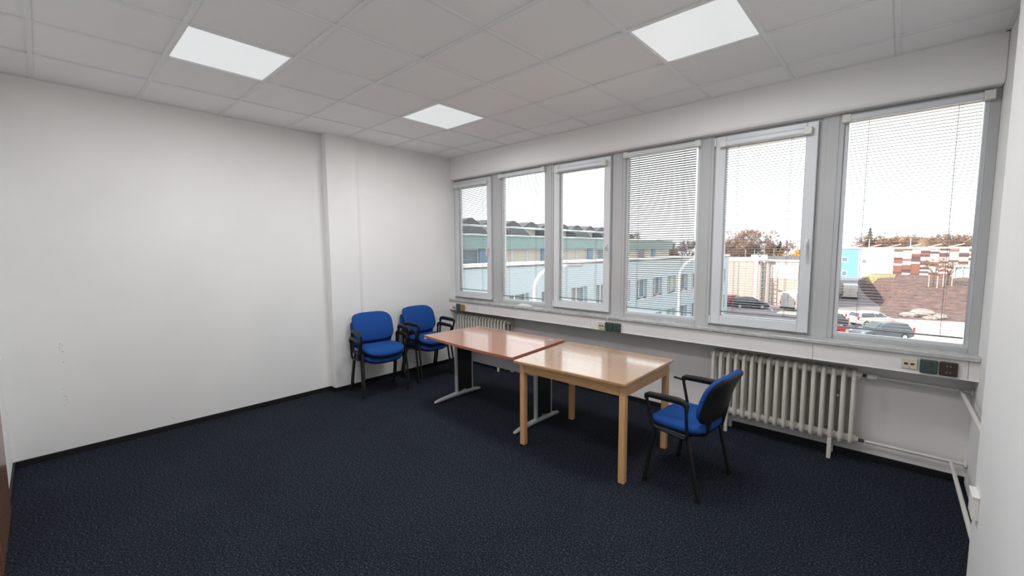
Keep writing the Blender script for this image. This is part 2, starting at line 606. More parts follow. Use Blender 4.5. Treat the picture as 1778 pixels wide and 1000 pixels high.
WL = ['first window from the left corner, opening white casement', 'second window from the left corner, fixed pane', 'third window from the left, opening casement by the split in the sill',
      'fourth window, fixed pane with the dark tilted blind', 'fifth window, opening casement with a white handle', 'sixth window, fixed pane beside the right wall']
GLASS = {}
for k in range(6):
    x0, x1 = mods[k]
    w = structure_root('window_%d' % (k + 1), WL[k], 'window', ((x0 + x1) / 2, 0, 0))
    c = (x0 + x1) / 2
    if k in SASH:
        s0, s1 = SASH[k]
        g0, g1, gz0, gz1 = s0 + 0.077, s1 - 0.075, 1.038, 2.518
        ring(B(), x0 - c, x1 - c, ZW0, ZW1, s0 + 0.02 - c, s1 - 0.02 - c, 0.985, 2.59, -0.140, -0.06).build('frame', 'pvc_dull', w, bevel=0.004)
        ring(B(), s0 - c, s1 - c, 0.962, 2.610, g0 - c, g1 - c, gz0, gz1, -0.176, -0.142).build('sash', 'pvc', w, bevel=0.005)
        ring(B(), g0 - c - 0.008, g1 - c + 0.008, gz0 - 0.008, gz1 + 0.008, g0 + 0.006 - c, g1 - 0.006 - c, gz0 + 0.006, gz1 - 0.006, -0.142, -0.10).build('glazing_bead', 'pvc', w)
        hx = s1 - 0.037 - c
        hz = 1.66 if k != 4 else 1.68
        h = B().box(hx - 0.013, hx + 0.013, -0.186, -0.176, hz - 0.032, hz + 0.032).build('handle', 'pvc', w, bevel=0.004)
        B().tube(fillet([(hx, -0.186, hz), (hx, -0.222, hz), (hx, -0.228, hz - 0.105)], 0.02), 0.010, 10, 0.008).build('lever', 'pvc', h, smooth=50)
        for hz2 in (1.0, 2.57):
            B().cyl((s0 - 0.006 - c, -0.178, hz2 - 0.035), (s0 - 0.006 - c, -0.178, hz2 + 0.035), 0.008, 10).build('hinge', 'pvc', w, smooth=40)
    else:
        g0, g1 = FIX[k]
        gz0, gz1 = 0.992, 2.563
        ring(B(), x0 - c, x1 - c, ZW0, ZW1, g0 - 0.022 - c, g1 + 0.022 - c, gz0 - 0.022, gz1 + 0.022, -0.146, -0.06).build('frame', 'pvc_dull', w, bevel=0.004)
        ring(B(), g0 - 0.0225 - c, g1 + 0.0225 - c, gz0 - 0.0225, gz1 + 0.0225, g0 - c, g1 - c, gz0, gz1, -0.140, -0.10).build('glazing_bead', 'pvc', w, bevel=0.003)
    B().box(g0 - 0.004 - c, g1 + 0.004 - c, -0.118, -0.112, gz0 - 0.004, gz1 + 0.004).build('pane', 'glass', w)
    GLASS[k] = (g0, g1, gz0, gz1)
# mullion covers between the windows
for n, (a, b_) in enumerate([(0.832, 0.985), (1.715, 1.836), (2.612, 2.755), (3.492, 3.612), (4.392, 4.525)]):
    m_ = B()
    wd = b_ - a
    m_.box(a, b_, -0.156, -0.135, ZW0, ZW1 - 0.002)
    m_.box(a + wd * 0.22, a + wd * 0.78, -0.160, -0.155, ZW0, ZW1 - 0.002)
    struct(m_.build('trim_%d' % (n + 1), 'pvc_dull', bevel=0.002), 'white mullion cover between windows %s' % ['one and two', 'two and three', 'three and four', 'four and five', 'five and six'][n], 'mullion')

# blinds
BL = ['venetian blind on the first window from the left corner', 'venetian blind on the second window, above the small white object on the sill',
      'venetian blind on the third window with a nearly invisible upper half', 'dark tilted venetian blind on the fourth window',
      'venetian blind on the fifth window with the white handle', 'venetian blind on the sixth window, the largest, beside the right wall']
TILT = [7, 0, -7, 20, 1, 1]
for k in range(6):
    g0, g1, gz0, gz1 = GLASS[k]
    w = g1 - g0
    t = thing('venetian_blind', BL[k], 'blind', ((g0 + g1) / 2, -0.158 if k not in SASH else -0.160, gz0), 0, 'venetian blinds on the windows')
    hgt = gz1 - gz0
    proud = -0.024 if k in SASH else -0.006
    # headrail clipped on to the frame above the glass, cream caps on its ends
    hr = B().prism([(proud - 0.030, hgt + 0.0), (proud - 0.034, hgt + 0.012), (proud - 0.034, hgt + 0.036), (proud - 0.022, hgt + 0.047), (proud + 0.006, hgt + 0.047), (proud + 0.006, hgt)], 'x', -w / 2 + 0.012, w / 2 - 0.012)
    hr.build('headrail', 'pvc', t, bevel=0.002)
    for s in (-1, 1):
        xa = s * (w / 2 - 0.012)
        B().box(min(xa, xa + s * 0.05), max(xa, xa + s * 0.05), proud - 0.037, proud + 0.006, hgt - 0.006, hgt + 0.05).build('end_cap', 'cap', t, bevel=0.003)
    # slats
    pitch = 0.0215
    n = int((hgt - 0.045) / pitch)
    tl = math.radians(TILT[k])
    prof = []
    for q in range(5):
        a = -0.0125 + 0.00625 * q
        prof.append((a, 0.0014 * (1 - (a / 0.0125) ** 2)))
    prof2 = [(y, z - 0.0005) for (y, z) in reversed(prof)]
    poly = [(y * math.cos(tl) + z * math.sin(tl), -y * math.sin(tl) + z * math.cos(tl)) for (y, z) in prof + prof2]
    sb = B()
    hw = w / 2 - 0.007
    nP = len(poly)
    vs = [(-hw, p[0], p[1]) for p in poly] + [(hw, p[0], p[1]) for p in poly]
    fs = [(i, (i + 1) % nP, nP + (i + 1) % nP, nP + i) for i in range(nP)]
    for q in range(4):
        fs.append((q, nP - 1 - q, nP - 2 - q, q + 1))
        fs.append((nP + q, nP + q + 1, nP + nP - 2 - q, nP + nP - 1 - q))
    sb.add(vs, fs)
    sm = sb.mesh('slat', 'slat')
    for q in range(n):
        inst('slat', sm, t, (0, 0, hgt - 0.022 - pitch * q))
    zb = hgt - 0.022 - pitch * n
    B().box(-hw, hw, -0.011, 0.011, zb - 0.004, zb + 0.006).build('bottom_rail', 'rail_grey', t, bevel=0.002)
    for fx in (-0.33, 0.33):
        for yy in (-0.0137, 0.0137):
            B().box(fx * w - 0.0008, fx * w + 0.0008, yy - 0.0006, yy + 0.0006, zb, hgt).build('ladder_cord', 'cord', t)
        B().box(fx * w + 0.011, fx * w + 0.0122, -0.0143, -0.0133, zb, hgt).build('lift_cord', 'cord', t)
    for s in (-1, 1):
        B().cyl((s * (w / 2 - 0.004), 0, 0.0), (s * (w / 2 - 0.004), 0, hgt), 0.0009, 6).build('guide_wire', 'cord', t)

# sill in two marble lengths with a pale joint
struct(B().box(0.062, 2.645, -0.300, -0.02, 0.910, 0.9385).build('trim_6', 'marble', bevel=0.005), 'left length of the grey veined marble window sill', 'window sill')
struct(B().box(2.658, X1, -0.305, -0.02, 0.912, 0.9405).build('trim_7', 'marble', bevel=0.005), 'right length of the grey veined marble window sill', 'window sill')
struct(B().box(2.645, 2.658, -0.297, -0.02, 0.905, 0.938).build('trim_8', 'white_plastic'), 'white joint strip between the two marble sill lengths', 'joint strip')
# fascia panels under the sill, butted together
tr = structure_root('trim_9', 'off white trunking panels running under the marble sill', 'trunking', (0, -0.27, 0.782))
for (a, b_) in [(0.066, 0.648), (0.650, 2.436), (2.438, 4.425), (4.427, 5.250), (5.252, X1)]:
    p_ = B()
    p_.box(a, b_, -0.012, 0.012, 0.006, 0.128)
    p_.box(a, b_, -0.018, 0.012, 0.0, 0.006)
    p_.build('trunking_panel', 'apron', tr, bevel=0.0012)


# sockets on the trunking
def data_socket(cx, cz, label, port):
    t = thing('data_socket', label, 'socket', (cx, -0.282, cz))
    B().box(-0.040, 0.040, -0.012, 0.0, -0.036, 0.036).build('plate', 'cream_plastic', t, bevel=0.004)
    for s in (-1, 1):
        B().box(s * 0.016 - 0.010, s * 0.016 + 0.010, -0.0135, -0.010, -0.009, 0.005).build('port', port, t)
    for s in (-1, 1):
        B().cyl((0, -0.0135, s * 0.024), (0, -0.011, s * 0.024), 0.003, 8).build('screw', 'chrome', t)


def power_socket(cx, cz, m, label):
    t = thing('power_socket', label, 'socket', (cx, -0.282, cz))
    B().box(-0.043, 0.043, -0.020, 0.0, -0.046, 0.046).build('plate', m, t, bevel=0.006)
    for s in (-1, 1):
        f_ = B().lathe((0, 0, s * 0.020), [(0.0185, -0.0235), (0.0205, -0.019)], 'y', 20).build('outlet', m, t, smooth=40)
        for q in (-1, 1):
            B().cyl((q * 0.0085, -0.0245, s * 0.020), (q * 0.0085, -0.022, s * 0.020), 0.0028, 8).build('pin_hole', 'hole' if m != 'brown_plastic' else 'chrome', f_)


data_socket(0.165, 0.815, 'cream data socket nearest the left corner under the sill', 'hole')
power_socket(0.262, 0.832, 'green_plastic', 'dark green power socket nearest the left corner under the sill')
power_socket(0.352, 0.828, 'tan_plastic', 'tan power socket under the sill above the left radiator')
data_socket(2.577, 0.832, 'cream data socket with two red ports below the sill joint', 'red_port')
power_socket(2.668, 0.831, 'green_plastic', 'left one of two dark green power sockets below the sill joint')
power_socket(2.760, 0.831, 'green_plastic', 'right one of two dark green power sockets below the sill joint')
data_socket(4.972, 0.848, 'cream data socket with two red ports above the right pipes', 'red_port')
power_socket(5.067, 0.843, 'green_plastic', 'dark green double power socket beside the brown one')
power_socket(5.161, 0.843, 'brown_plastic', 'dark brown double power socket by the right wall')

# white object lying on the sill
t = thing('sill_object', 'small flat white plastic piece lying on the sill below the second window', 'plastic piece', (1.46, -0.235, 0.9385), math.radians(-3))
B().box(-0.115, 0.115, -0.03, 0.03, 0.0, 0.014).build('base', 'white_plastic', t, bevel=0.004)
B().box(-0.08, 0.07, -0.022, 0.022, 0.014, 0.026).build('lid', 'white_plastic', t, bevel=0.004)


# ------------------------------------------------------------------ radiators
def section_mesh():
    b = B()
    for (ya, yb_) in ((-0.075, 0.075),):
        path = fillet([(0, ya, 0.03), (0, ya, 0.585), (0, yb_, 0.585), (0, yb_, 0.03)], 0.05, 5, closed=True)
        b.tube(path, 0.0185, 10, 0.0145, ref=(1, 0, 0), closed=True)
    b.tube([(0, 0, 0.03), (0, 0, 0.585)], 0.017, 8)
    for z in (0.055, 0.560):
        b.lathe((0, 0, z), [(0.028, -0.0312), (0.034, -0.02), (0.034, 0.02), (0.028, 0.0312)], 'x', 14)
    return b.mesh('section', 'cream_metal', 50)


SEC = section_mesh()


def radiator(x0, n, label, yc, zb, valve_side, pitch=0.0625):
    t = thing('radiator', label, 'radiator', (x0, yc, 0), 0, 'cast iron radiators under the window sill')
    for i in range(n):
        inst('section', SEC, t, (pitch * i, 0, zb))
    for i in (2, n - 3) if n > 6 else (0,):
        for yq in (-0.073, 0.073):
            B().box(pitch * i - 0.014, pitch * i + 0.014, yq - 0.014, yq + 0.014, 0.0, zb + 0.05).build('foot', 'cream_metal', t, bevel=0.006)
    for z in (0.055, 0.56):
        for (xx, s) in ((-0.032, -1), (pitch * (n - 1) + 0.032, 1)):
            B().lathe((xx, 0, zb + z), [(0.022, -0.012), (0.022, 0.012)], 'x', 6).build('plug', 'cream_metal', t)
    # small brackets seen between the columns
    for i in (1, n - 3):
        B().cyl((pitch * (i + 0.5), -0.03, zb + 0.38), (pitch * (i + 0.5), 0.09, zb + 0.38), 0.007, 8).build('bracket', 'pipe', t)
    xx = pitch * (n - 1) + 0.044 if valve_side > 0 else -0.044
    s = valve_side
    if s < 0:
        B().lathe((xx - 0.012, 0, zb + 0.56), [(0.014, -0.016), (0.018, -0.01), (0.016, 0.014)], 'x', 12).build('knob', 'cap', t, smooth=50)
        return t
    v = B().cyl((xx, 0, zb + 0.56), (xx + s * 0.03, 0, zb + 0.56), 0.011, 10).build('valve', 'brown_plastic', t, smooth=40)
    B().lathe((xx + s * 0.055, 0, zb + 0.56), [(0.012, -0.032), (0.021, -0.022), (0.023, 0.0), (0.021, 0.02), (0.013, 0.032)], 'x', 14).build('knob', 'cap', v, smooth=50)
    B().cyl((xx, 0, zb + 0.055), (xx + s * 0.035, 0, zb + 0.055), 0.013, 8).build('union_nut', 'brown_plastic', t, smooth=40)
    return t


radiator(3.680, 17, 'long cream cast iron radiator behind the single blue chair', -0.125, 0.118, 1)
radiator(0.142, 17, 'cream cast iron radiator behind the cherry desk in the far corner', -0.125, 0.118, -1, 0.058)


# heating pipes
def pipe(pts, label, loc, r=0.0115, rosettes=()):
    t = thing('heating_pipe', label, 'pipe', loc)
    for (nm, p) in pts:
        B().tube(fillet(p, 0.03), r, 10).build(nm, 'pipe', t, smooth=50)
    for (p, ax) in rosettes:
        B().lathe(p, [(0.026, -0.008), (0.026, 0.004), (0.018, 0.010)], ax, 16).build('rosette', 'pipe', t, smooth=40)


pipe([('run', [(0, 0, 0), (0.473, 0, -0.006)]), ('branch', [(0.420, -0.004, -0.005), (0.440, -1.15, -0.005)])],
     'upper white heating pipe running from the right radiator to the right wall', (4.820, -0.125, 0.680), 0.0115, [((0.472, 0, -0.006), 'x')])
pipe([('run', [(0, 0, 0), (0.528, 0.0, -0.004)]), ('branch', [(0.458, -0.004, -0.003), (0.472, -1.15, -0.003)])],
     'lower white heating pipe running from the right radiator to the right wall', (4.764, -0.125, 0.174), 0.0115, [((0.527, 0, -0.004), 'x')])

# small box on the right pilaster
t = thing('pipe_box', 'small pale cover box on the right wall above the floor strip', 'cover box', (XP, -1.41, 0.40))
B().box(-0.022, 0.0, -0.06, 0.06, 0.0, 0.105).build('body', 'apron', t, bevel=0.003)
B().box(-0.025, 0.0, -0.064, 0.064, 0.105, 0.111).build('lid', 'white_plastic', t, bevel=0.002)


# ------------------------------------------------------------------ chairs
def make_chair(label):
    t = thing('office_chair', label, 'chair')

    def seat_w(x, y, tt):
        xx = 0.022 + x
        z = 0.468 + tt
        z -= max(0, xx - 0.10) ** 2 * 2.2
        z += 0.010 * (abs(y) / 0.24) ** 2 - 0.006 * math.cos(xx * 6)
        return (xx, y, z)
    B().pad(0.475, 0.425, 3.6, [(0.90, -0.048), (0.965, -0.045), (0.995, -0.034), (1.0, -0.022), (0.985, -0.010), (0.945, -0.002), (0.85, 0.004), (0.6, 0.009), (0.3, 0.011)], seat_w).build('seat', 'blue_fabric', t, smooth=60)
    B().pad(0.465, 0.415, 3.6, [(0.80, -0.072), (0.93, -0.068), (0.985, -0.056), (0.99, -0.046), (0.95, -0.044)], seat_w).build('seat_pan', 'black_plastic', t, smooth=60)

    def back_w(h, a, tt):
        # h: height about the centre, a: sideways, tt: thickness (front positive)
        s = h / 0.175
        x = -0.238 - 0.052 * s + 0.020 * (1 - s * s) + 0.42 * a * a - 0.012 * max(0, s) ** 2
        z = 0.652 + 0.168 * s
        return (x + tt * 0.95, a, z + tt * 0.3)
    B().pad(0.485, 0.35, 3.8, [(0.93, -0.004), (0.985, 0.0), (1.0, 0.010), (0.99, 0.022), (0.95, 0.031), (0.85, 0.036), (0.5, 0.040), (0.2, 0.041)], back_w).build('backrest', 'blue_fabric', t, smooth=60)
    B().pad(0.478, 0.342, 5.0, [(0.55, -0.026), (0.90, -0.022), (0.975, -0.012), (1.0, 0.0), (0.98, 0.004)], back_w).build('back_shell', 'black_plastic', t, smooth=60)
    for s in (-1, 1):
        B().tube(fillet([(-0.02, s * 0.13, 0.393), (-0.176, s * 0.13, 0.400), (-0.196, s * 0.13, 0.50), (-0.204, s * 0.13, 0.55)], 0.05, 6), 0.013, 8, 0.007, ref=(0, 1, 0)).build('back_support', 'black_metal', t, smooth=50)
        B().tube([(0.130, s * 0.250, 0.420), (-0.115, s * 0.250, 0.408)], 0.012, 10).build('side_rail', 'black_metal', t, smooth=50)
        for (xf, xt, zt) in ((0.190, 0.120, 0.420), (-0.195, -0.105, 0.410)):
            l = B().tube([(xf, s * 0.262, 0.004), (xf * 0.6 + xt * 0.4, s * 0.2585, 0.17), (xt, s * 0.250, zt)], 0.0145, 10, 0.011, ref=(0, 1, 0)).build('leg', 'black_metal', t, smooth=50)
            dx = (xt - xf) / zt
            B().tube([(xf, s * 0.262, 0.0), (xf + dx * 0.035, s * 0.2612, 0.035)], 0.0175, 10, 0.014, ref=(0, 1, 0)).build('foot_cap', 'black_plastic', l, smooth=50)
        loop = fillet([(0.125, s * 0.268, 0.425), (0.178, s * 0.282, 0.632), (-0.105, s * 0.282, 0.640), (-0.112, s * 0.268, 0.395)], 0.035, 5, closed=True)
        ar = B().tube(loop, 0.0105, 8, 0.013, ref=(0, 1, 0), closed=True).build('armrest', 'black_plastic', t, smooth=60)
        top = [(0.178, s * 0.282, 0.612), (0.174, s * 0.282, 0.632), (0.15, s * 0.282, 0.643), (0.05, s * 0.282, 0.647), (-0.06, s * 0.282, 0.649), (-0.092, s * 0.282, 0.643), (-0.108, s * 0.282, 0.625), (-0.110, s * 0.282, 0.585)]
        B().tube(top, [0.012, 0.018, 0.022, 0.024, 0.024, 0.022, 0.018, 0.011], 12, [0.012, 0.015, 0.016, 0.016, 0.016, 0.016, 0.015, 0.011], ref=(0, 1, 0)).build('arm_pad', 'black_plastic', ar, smooth=60)
    for x, z in ((0.11, 0.398), (-0.09, 0.392)):
        B().tube([(x, -0.25, z + 0.012), (x, -0.2, z - 0.004), (x, 0.2, z - 0.004), (x, 0.25, z + 0.012)], 0.010, 8).build('cross_tube', 'black_metal', t, smooth=50)
    return t


single = make_chair('blue fabric office chair standing alone at the right end of the beech table')
ST = 'blue chairs stacked in pairs against the left wall'
A1, A2 = math.radians(-8.0), math.radians(1.0)
s1 = (0.425, -1.665)
s2 = (0.374, -0.945)


def off(p, a, d):
    return (p[0] + math.cos(a) * d, p[1] + math.sin(a) * d)


dup(single, (*s1, 0), A1, 'lower blue chair of the front stack beside the pilaster', ST)
dup(single, (*off(s1, A1, 0.058), 0.083), A1, 'upper blue chair of the front stack beside the pilaster', ST)
dup(single, (*s2, 0), A2, 'lower blue chair of the rear stack by the corner radiator', ST)
dup(single, (*off(s2, A2, 0.058), 0.083), A2, 'upper blue chair of the rear stack by the corner radiator', ST)
single.location = (3.836, -1.223, 0)
single.rotation_euler = (0, 0, math.radians(175.5))
arm = [o for o in COL.objects if o.parent == single and o.name.startswith('armrest')][0]
B().tube([(0.178, -0.276, 0.622), (0.245, -0.272, 0.628)], 0.008, 10).build('arm_stub', 'black_plastic', arm, smooth=50)

# ------------------------------------------------------------------ cherry desk
t = thing('office_desk', 'cherry topped desk with silver T legs and black leg panels', 'desk', (1.87, -1.2, 0))
P0 = Vector((1.87, -1.2))
fl, frt, brt, blt = Vector((1.215, -1.585)), Vector((2.548, -1.672)), Vector((2.468, -0.815)), Vector((1.238, -0.835))
poly = []
for i in range(13):
    u = i / 12
    p = fl.lerp(frt, u)
    nrm = Vector((-(0.087), -1.333)).normalized()
    poly.append(tuple(p + nrm * (0.028 * math.sin(PI * u)) - P0))
poly += [tuple(brt - P0), tuple(blt - P0)]
B().prism(poly, 'z', 0.7455, 0.747).build('top_veneer', 'cherry', t)
B().prism(poly, 'z', 0.720, 0.7455).build('desktop', 'cherry_edge', t, bevel=0.003)
for x in (-0.565, 0.57):
    lg = B()
    ft = [(x, -0.335, 0.018), (x, -0.325, 0.020), (x, -0.26, 0.027), (x, -0.10, 0.036), (x, 0.06, 0.040), (x, 0.22, 0.034), (x, 0.31, 0.024), (x, 0.335, 0.018)]
    f_ = B().tube(ft, [0.008, 0.016, 0.022, 0.025, 0.026, 0.025, 0.020, 0.008], 14, [0.008, 0.014, 0.020, 0.024, 0.026, 0.024, 0.017, 0.008], ref=(0, 0, 1)).build('foot_bar', 'silver_metal', t, smooth=60)
    B().tube([(x, -0.025, 0.04), (x, -0.030, 0.70)], 0.021, 14, 0.017, ref=(0, 1, 0)).build('leg_tube', 'silver_metal', t, smooth=60)
    B().tube([(x, 0.205, 0.04), (x, 0.205, 0.70)], 0.012, 12).build('leg_tube', 'silver_metal', t, smooth=60)
    B().box(x - 0.008, x + 0.008, -0.012, 0.196, 0.058, 0.695).build('leg_panel', 'black_panel', t, bevel=0.003)
    B().box(x - 0.012, x + 0.012, 0.06, 0.10, 0.056, 0.075).build('clip', 'silver_metal', t, bevel=0.003)
    B().box(x - 0.02, x + 0.02, -0.30, 0.30, 0.696, 0.720).build('top_bracket', 'silver_metal', t, bevel=0.004)
B().box(-0.552, 0.558, 0.190, 0.206, 0.375, 0.715).build('modesty_panel', 'grey_panel', t, bevel=0.002)
B().box(0.05, 0.085, 0.190, 0.204, 0.362, 0.378).build('panel_clip', 'grey_panel', t)
for (gx, gy) in ((1.312, -0.905), (2.372, -0.915)):
    g_ = B().lathe((gx - P0.x, gy - P0.y, 0), [(0.034, 0.7468), (0.034, 0.7495), (0.030, 0.751), (0.024, 0.7505), (0.023, 0.7478)], 'z', 24).build('cable_grommet', 'chrome', t, smooth=30)
    B().lathe((gx - P0.x + 0.004, gy - P0.y, 0), [(0.022, 0.748), (0.021, 0.7515), (0.006, 0.7525)], 'z', 20).build('grommet_cap', 'silver_metal', g_, smooth=30)
B().box(1.225 - P0.x, 1.26 - P0.x, -1.588 - P0.y, -1.560 - P0.y, 0.709, 0.7215).build('corner_bumper', 'white_plastic', t)

# ------------------------------------------------------------------ beech table
t = thing('wooden_table', 'beech wood table with four square legs butted against the cherry desk', 'table', (3.066, -1.25, 0))
tx0, tx1, ty0, ty1 = -0.505, 0.512, -0.462, 0.430
B().prism([(tx0 + 0.035, ty0 - 0.0), (tx1, ty0 + 0.03), (tx1 - 0.012, ty1), (tx0 - 0.045, ty1)], 'z', 0.717, 0.740).build('tabletop', 'beech', t, bevel=0.005)
lx0, lx1, ly0, ly1 = -0.453, 0.459, -0.350, 0.362
for x in (lx0, lx1):
    for y in (ly0, ly1):
        B().box(x - 0.0235, x + 0.0235, y - 0.0235, y + 0.0235, 0.0, 0.717).build('leg', 'beech_leg', t, bevel=0.006)
for y in (ly0, ly1):
    B().box(lx0 + 0.0235, lx1 - 0.0235, y - 0.022, y - 0.002, 0.627, 0.717).build('apron', 'beech_rail', t, bevel=0.002)
for x, s in ((lx0, -1), (lx1, 1)):
    B().box(x + (0.002 if s > 0 else -0.022), x + (0.022 if s > 0 else -0.002), ly0 + 0.0235, ly1 - 0.0235, 0.627, 0.717).build('apron', 'beech_leg', t, bevel=0.002)

#EXTERIOR
# ------------------------------------------------------------------ outside: materials
G0 = -6.2                                  # level of the car park
M['asphalt'] = mat('car_park_asphalt', (0.19, 0.17, 0.18), 0.9, 0.12, 0.5)
M['apron_pave'] = mat('pale_paving', (0.60, 0.53, 0.46), 0.9, 0.08, 0.8)
M['paint'] = mat('white_road_paint', (0.75, 0.75, 0.73), 0.8, 0.05)
M['bark_mulch'] = mat('brown_planting', (0.050, 0.030, 0.027), 1.0, 0.5, 1.8, 1.0, 6, col2=(0.15, 0.085, 0.075))
M['grass'] = mat('dry_grass', (0.17, 0.15, 0.065), 1.0, 0.3, 0.8, col2=(0.25, 0.21, 0.10))
M['wing_wall'] = mat('pale_blue_grey_render', (0.37, 0.45, 0.50), 0.8, 0.03, 0.6)
M['wing_white'] = mat('white_coping', (0.62, 0.64, 0.66), 0.6, 0.03)
M['wing_green'] = mat('sea_green_fascia', (0.20, 0.30, 0.285), 0.6, 0.05, 0.8)
M['wing_dark'] = mat('dark_roofing', (0.07, 0.07, 0.08), 0.8, 0.15, 2)
M['wing_roof'] = mat('grey_flat_roof', (0.22, 0.22, 0.23), 0.9, 0.12, 1)
M['beige'] = mat('warm_beige_cladding', (0.32, 0.26, 0.24), 0.8, 0.03, 0.5)
M['beige_panel'] = mat('pale_cream_panel', (0.58, 0.52, 0.44), 0.7, 0.05, 0.8)
M['far_glass'] = mat('dark_reflecting_pane', (0.12, 0.17, 0.20), 0.15, 0.15, 0.7)
M['blue_column'] = mat('grey_blue_column', (0.16, 0.25, 0.36), 0.6, 0.05)
M['curtain_orange'] = mat('orange_curtain', (0.50, 0.24, 0.10), 0.9, 0.1)
M['curtain_green'] = mat('pale_green_curtain', (0.34, 0.46, 0.36), 0.9, 0.1)
M['saw_roof'] = mat('dark_sawtooth_roof', (0.055, 0.062, 0.068), 0.7, 0.15, 1)
M['blue_wall'] = mat('sky_blue_cladding', (0.12, 0.36, 0.60), 0.6, 0.05, 0.5)
M['white_wall'] = mat('white_cladding', (0.62, 0.60, 0.60), 0.6, 0.03, 0.5)
M['brick_brown'] = mat('dark_brown_panel', (0.085, 0.040, 0.042), 0.7, 0.08)
M['brick_red'] = mat('brick_red_panel', (0.19, 0.072, 0.055), 0.7, 0.08)
M['brick_white'] = mat('white_facade_panel', (0.55, 0.50, 0.48), 0.7, 0.04)
M['far_steel'] = mat('grey_steel', (0.20, 0.20, 0.21), 0.5, 0.1)
M['lamp_paint'] = mat('pale_lamp_post_paint', (0.62, 0.60, 0.58), 0.5, 0.03)
M['car_white'] = mat('white_car_paint', (0.50, 0.48, 0.46), 0.25, 0.02)
M['car_blue'] = mat('dark_blue_car_paint', (0.06, 0.075, 0.10), 0.2, 0.05)
M['car_dark'] = mat('black_car_paint', (0.025, 0.025, 0.03), 0.2, 0.05)
M['car_red'] = mat('red_car_paint', (0.36, 0.03, 0.045), 0.25, 0.05)
M['car_glass'] = mat('car_window', (0.05, 0.06, 0.065), 0.08, 0.05)
M['tyre'] = mat('tyre_rubber', (0.02, 0.02, 0.02), 0.8, 0.1)
M['hub'] = mat('wheel_hub', (0.4, 0.4, 0.42), 0.4, 0.05, metal=0.6)
M['tail'] = mat('red_lamp_lens', (0.35, 0.02, 0.03), 0.3, 0.05)
M['twig'] = mat('brown_twigs', (0.16, 0.095, 0.065), 0.9, 0.25, 0.8)
M['twig_dark'] = mat('dark_twigs', (0.075, 0.055, 0.042), 0.9, 0.25, 0.8)
M['conifer'] = mat('conifer_needles', (0.030, 0.042, 0.030), 0.9, 0.3, 1)
M['yellow_leaf'] = mat('yellow_willow_twigs', (0.42, 0.23, 0.035), 0.9, 0.2, 1)
M['ridge'] = mat('brown_wooded_slope', (0.16, 0.10, 0.065), 1.0, 0.3, 0.15, col2=(0.26, 0.165, 0.085))
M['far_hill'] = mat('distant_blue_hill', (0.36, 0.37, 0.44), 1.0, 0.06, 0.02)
M['rock'] = mat('pale_boulder', (0.25, 0.21, 0.195), 0.9, 0.15, 2)
M['stake'] = mat('raw_timber_stake', (0.50, 0.38, 0.28), 0.8, 0.1)
M['annex_glass'] = mat('pale_green_glazing', (0.28, 0.38, 0.36), 0.15, 0.08, 0.6)


def sm(t):
    t = max(0.0, min(1.0, t))
    return t * t * (3 - 2 * t)


def road_z(x, y):
    r = 2.4 * sm((y - 76) / 20)
    return G0 + r


def bank_left(y):
    return 3.0 - 3.6 * sm((y - 70) / 22)


def bank_z(x, y):
    # planted bank: foot at y about 58 (rising to the right), left edge along the lane
    d1 = y - (58.2 + 0.22 * (x - 3.2))
    d2 = (x - bank_left(y)) * 1.6
    d = min(d1, d2)
    top = 3.15 * sm(d1 / 22.0 + 0.02)
    base = road_z(x, y)
    z = max(base, G0 + top) if d > 0 else base
    k = sm(d / 3.5)
    z = base + (z - base) * k
    return z + (0.30 * sm(d / 0.8) - 0.2) + k * (0.10 * math.sin(x * 1.7) * math.sin(y * 1.3) + 0.07 * math.sin(x * 4.1 + y * 2.3))


def grid(fn, x0, x1, nx, y0, y1, ny):
    b = B()
    vs, fs = [], []
    for j in range(ny + 1):
        for i in range(nx + 1):
            x, y = x0 + (x1 - x0) * i / nx, y0 + (y1 - y0) * j / ny
            vs.append((x, y, fn(x, y)))
    for j in range(ny):
        for i in range(nx):
            a = j * (nx + 1) + i
            fs.append((a, a + 1, a + nx + 2, a + nx + 1))
    return b.add(vs, fs)


lot = grid(road_z, -70, 60, 40, 0.5, 150, 60).build('car_park_ground', 'asphalt', smooth=60)
struct(lot, 'grey asphalt car park and lane outside below the windows', 'ground')
ap = grid(lambda x, y: G0 + 0.03, 4.6, 40, 8, 40, 63, 8).build('paved_apron', 'apron_pave')
struct(ap, 'pale sunlit paving in front of the planted bank', 'paving')
ap3 = grid(lambda x, y: G0 + 0.03, -9.5, 40, 8, 1, 40, 8).build('bounce_forecourt', 'apron_pave')  # out of view, added as bright ground to bounce daylight up to the ceiling
struct(ap3, 'unseen pale paving right below the windows, added to bounce light into the room', 'paving')
ap2 = grid(lambda x, y: G0 + 0.02, -6, 3.0, 4, 55, 64, 3).build('paved_band', 'apron_pave')
struct(ap2, 'pale pink paved band across the lane beyond the white estate car', 'paving')
for k in range(7):
    B().box(-0.06, 0.06, -2.6, 2.6, 0.0, 0.02).build('painted_line', 'paint', lot, loc=(-13.2 + 2.75 * k, 60.3, G0 + 0.01), rot=(0, 0, 0.35))
bank = grid(bank_z, -3, 26, 80, 56.5, 96, 80).build('planted_bank', 'bark_mulch', smooth=60)
struct(bank, 'brown planted bank rising between the lane and the brick patterned building', 'bank')
gs = grid(lambda x, y: bank_z(x, y) + (0.09 if x > bank_left(y) + 1.0 and y > 84.0 + 0.5 * math.sin(x * 2) else -0.25), -0.8, 4.4, 26, 83, 95.8, 30).build('grass_slope', 'grass', smooth=60)
struct(gs, 'small dry grass slope at the left foot of the brick patterned building', 'grass')
rnd = random.Random(5)
RL_ = ['left pale boulder at the foot of the planted bank', 'middle pale boulder, the largest at the foot of the planted bank', 'right pale boulder at the foot of the planted bank',
       'low flat boulder in front of the larger pale boulders']
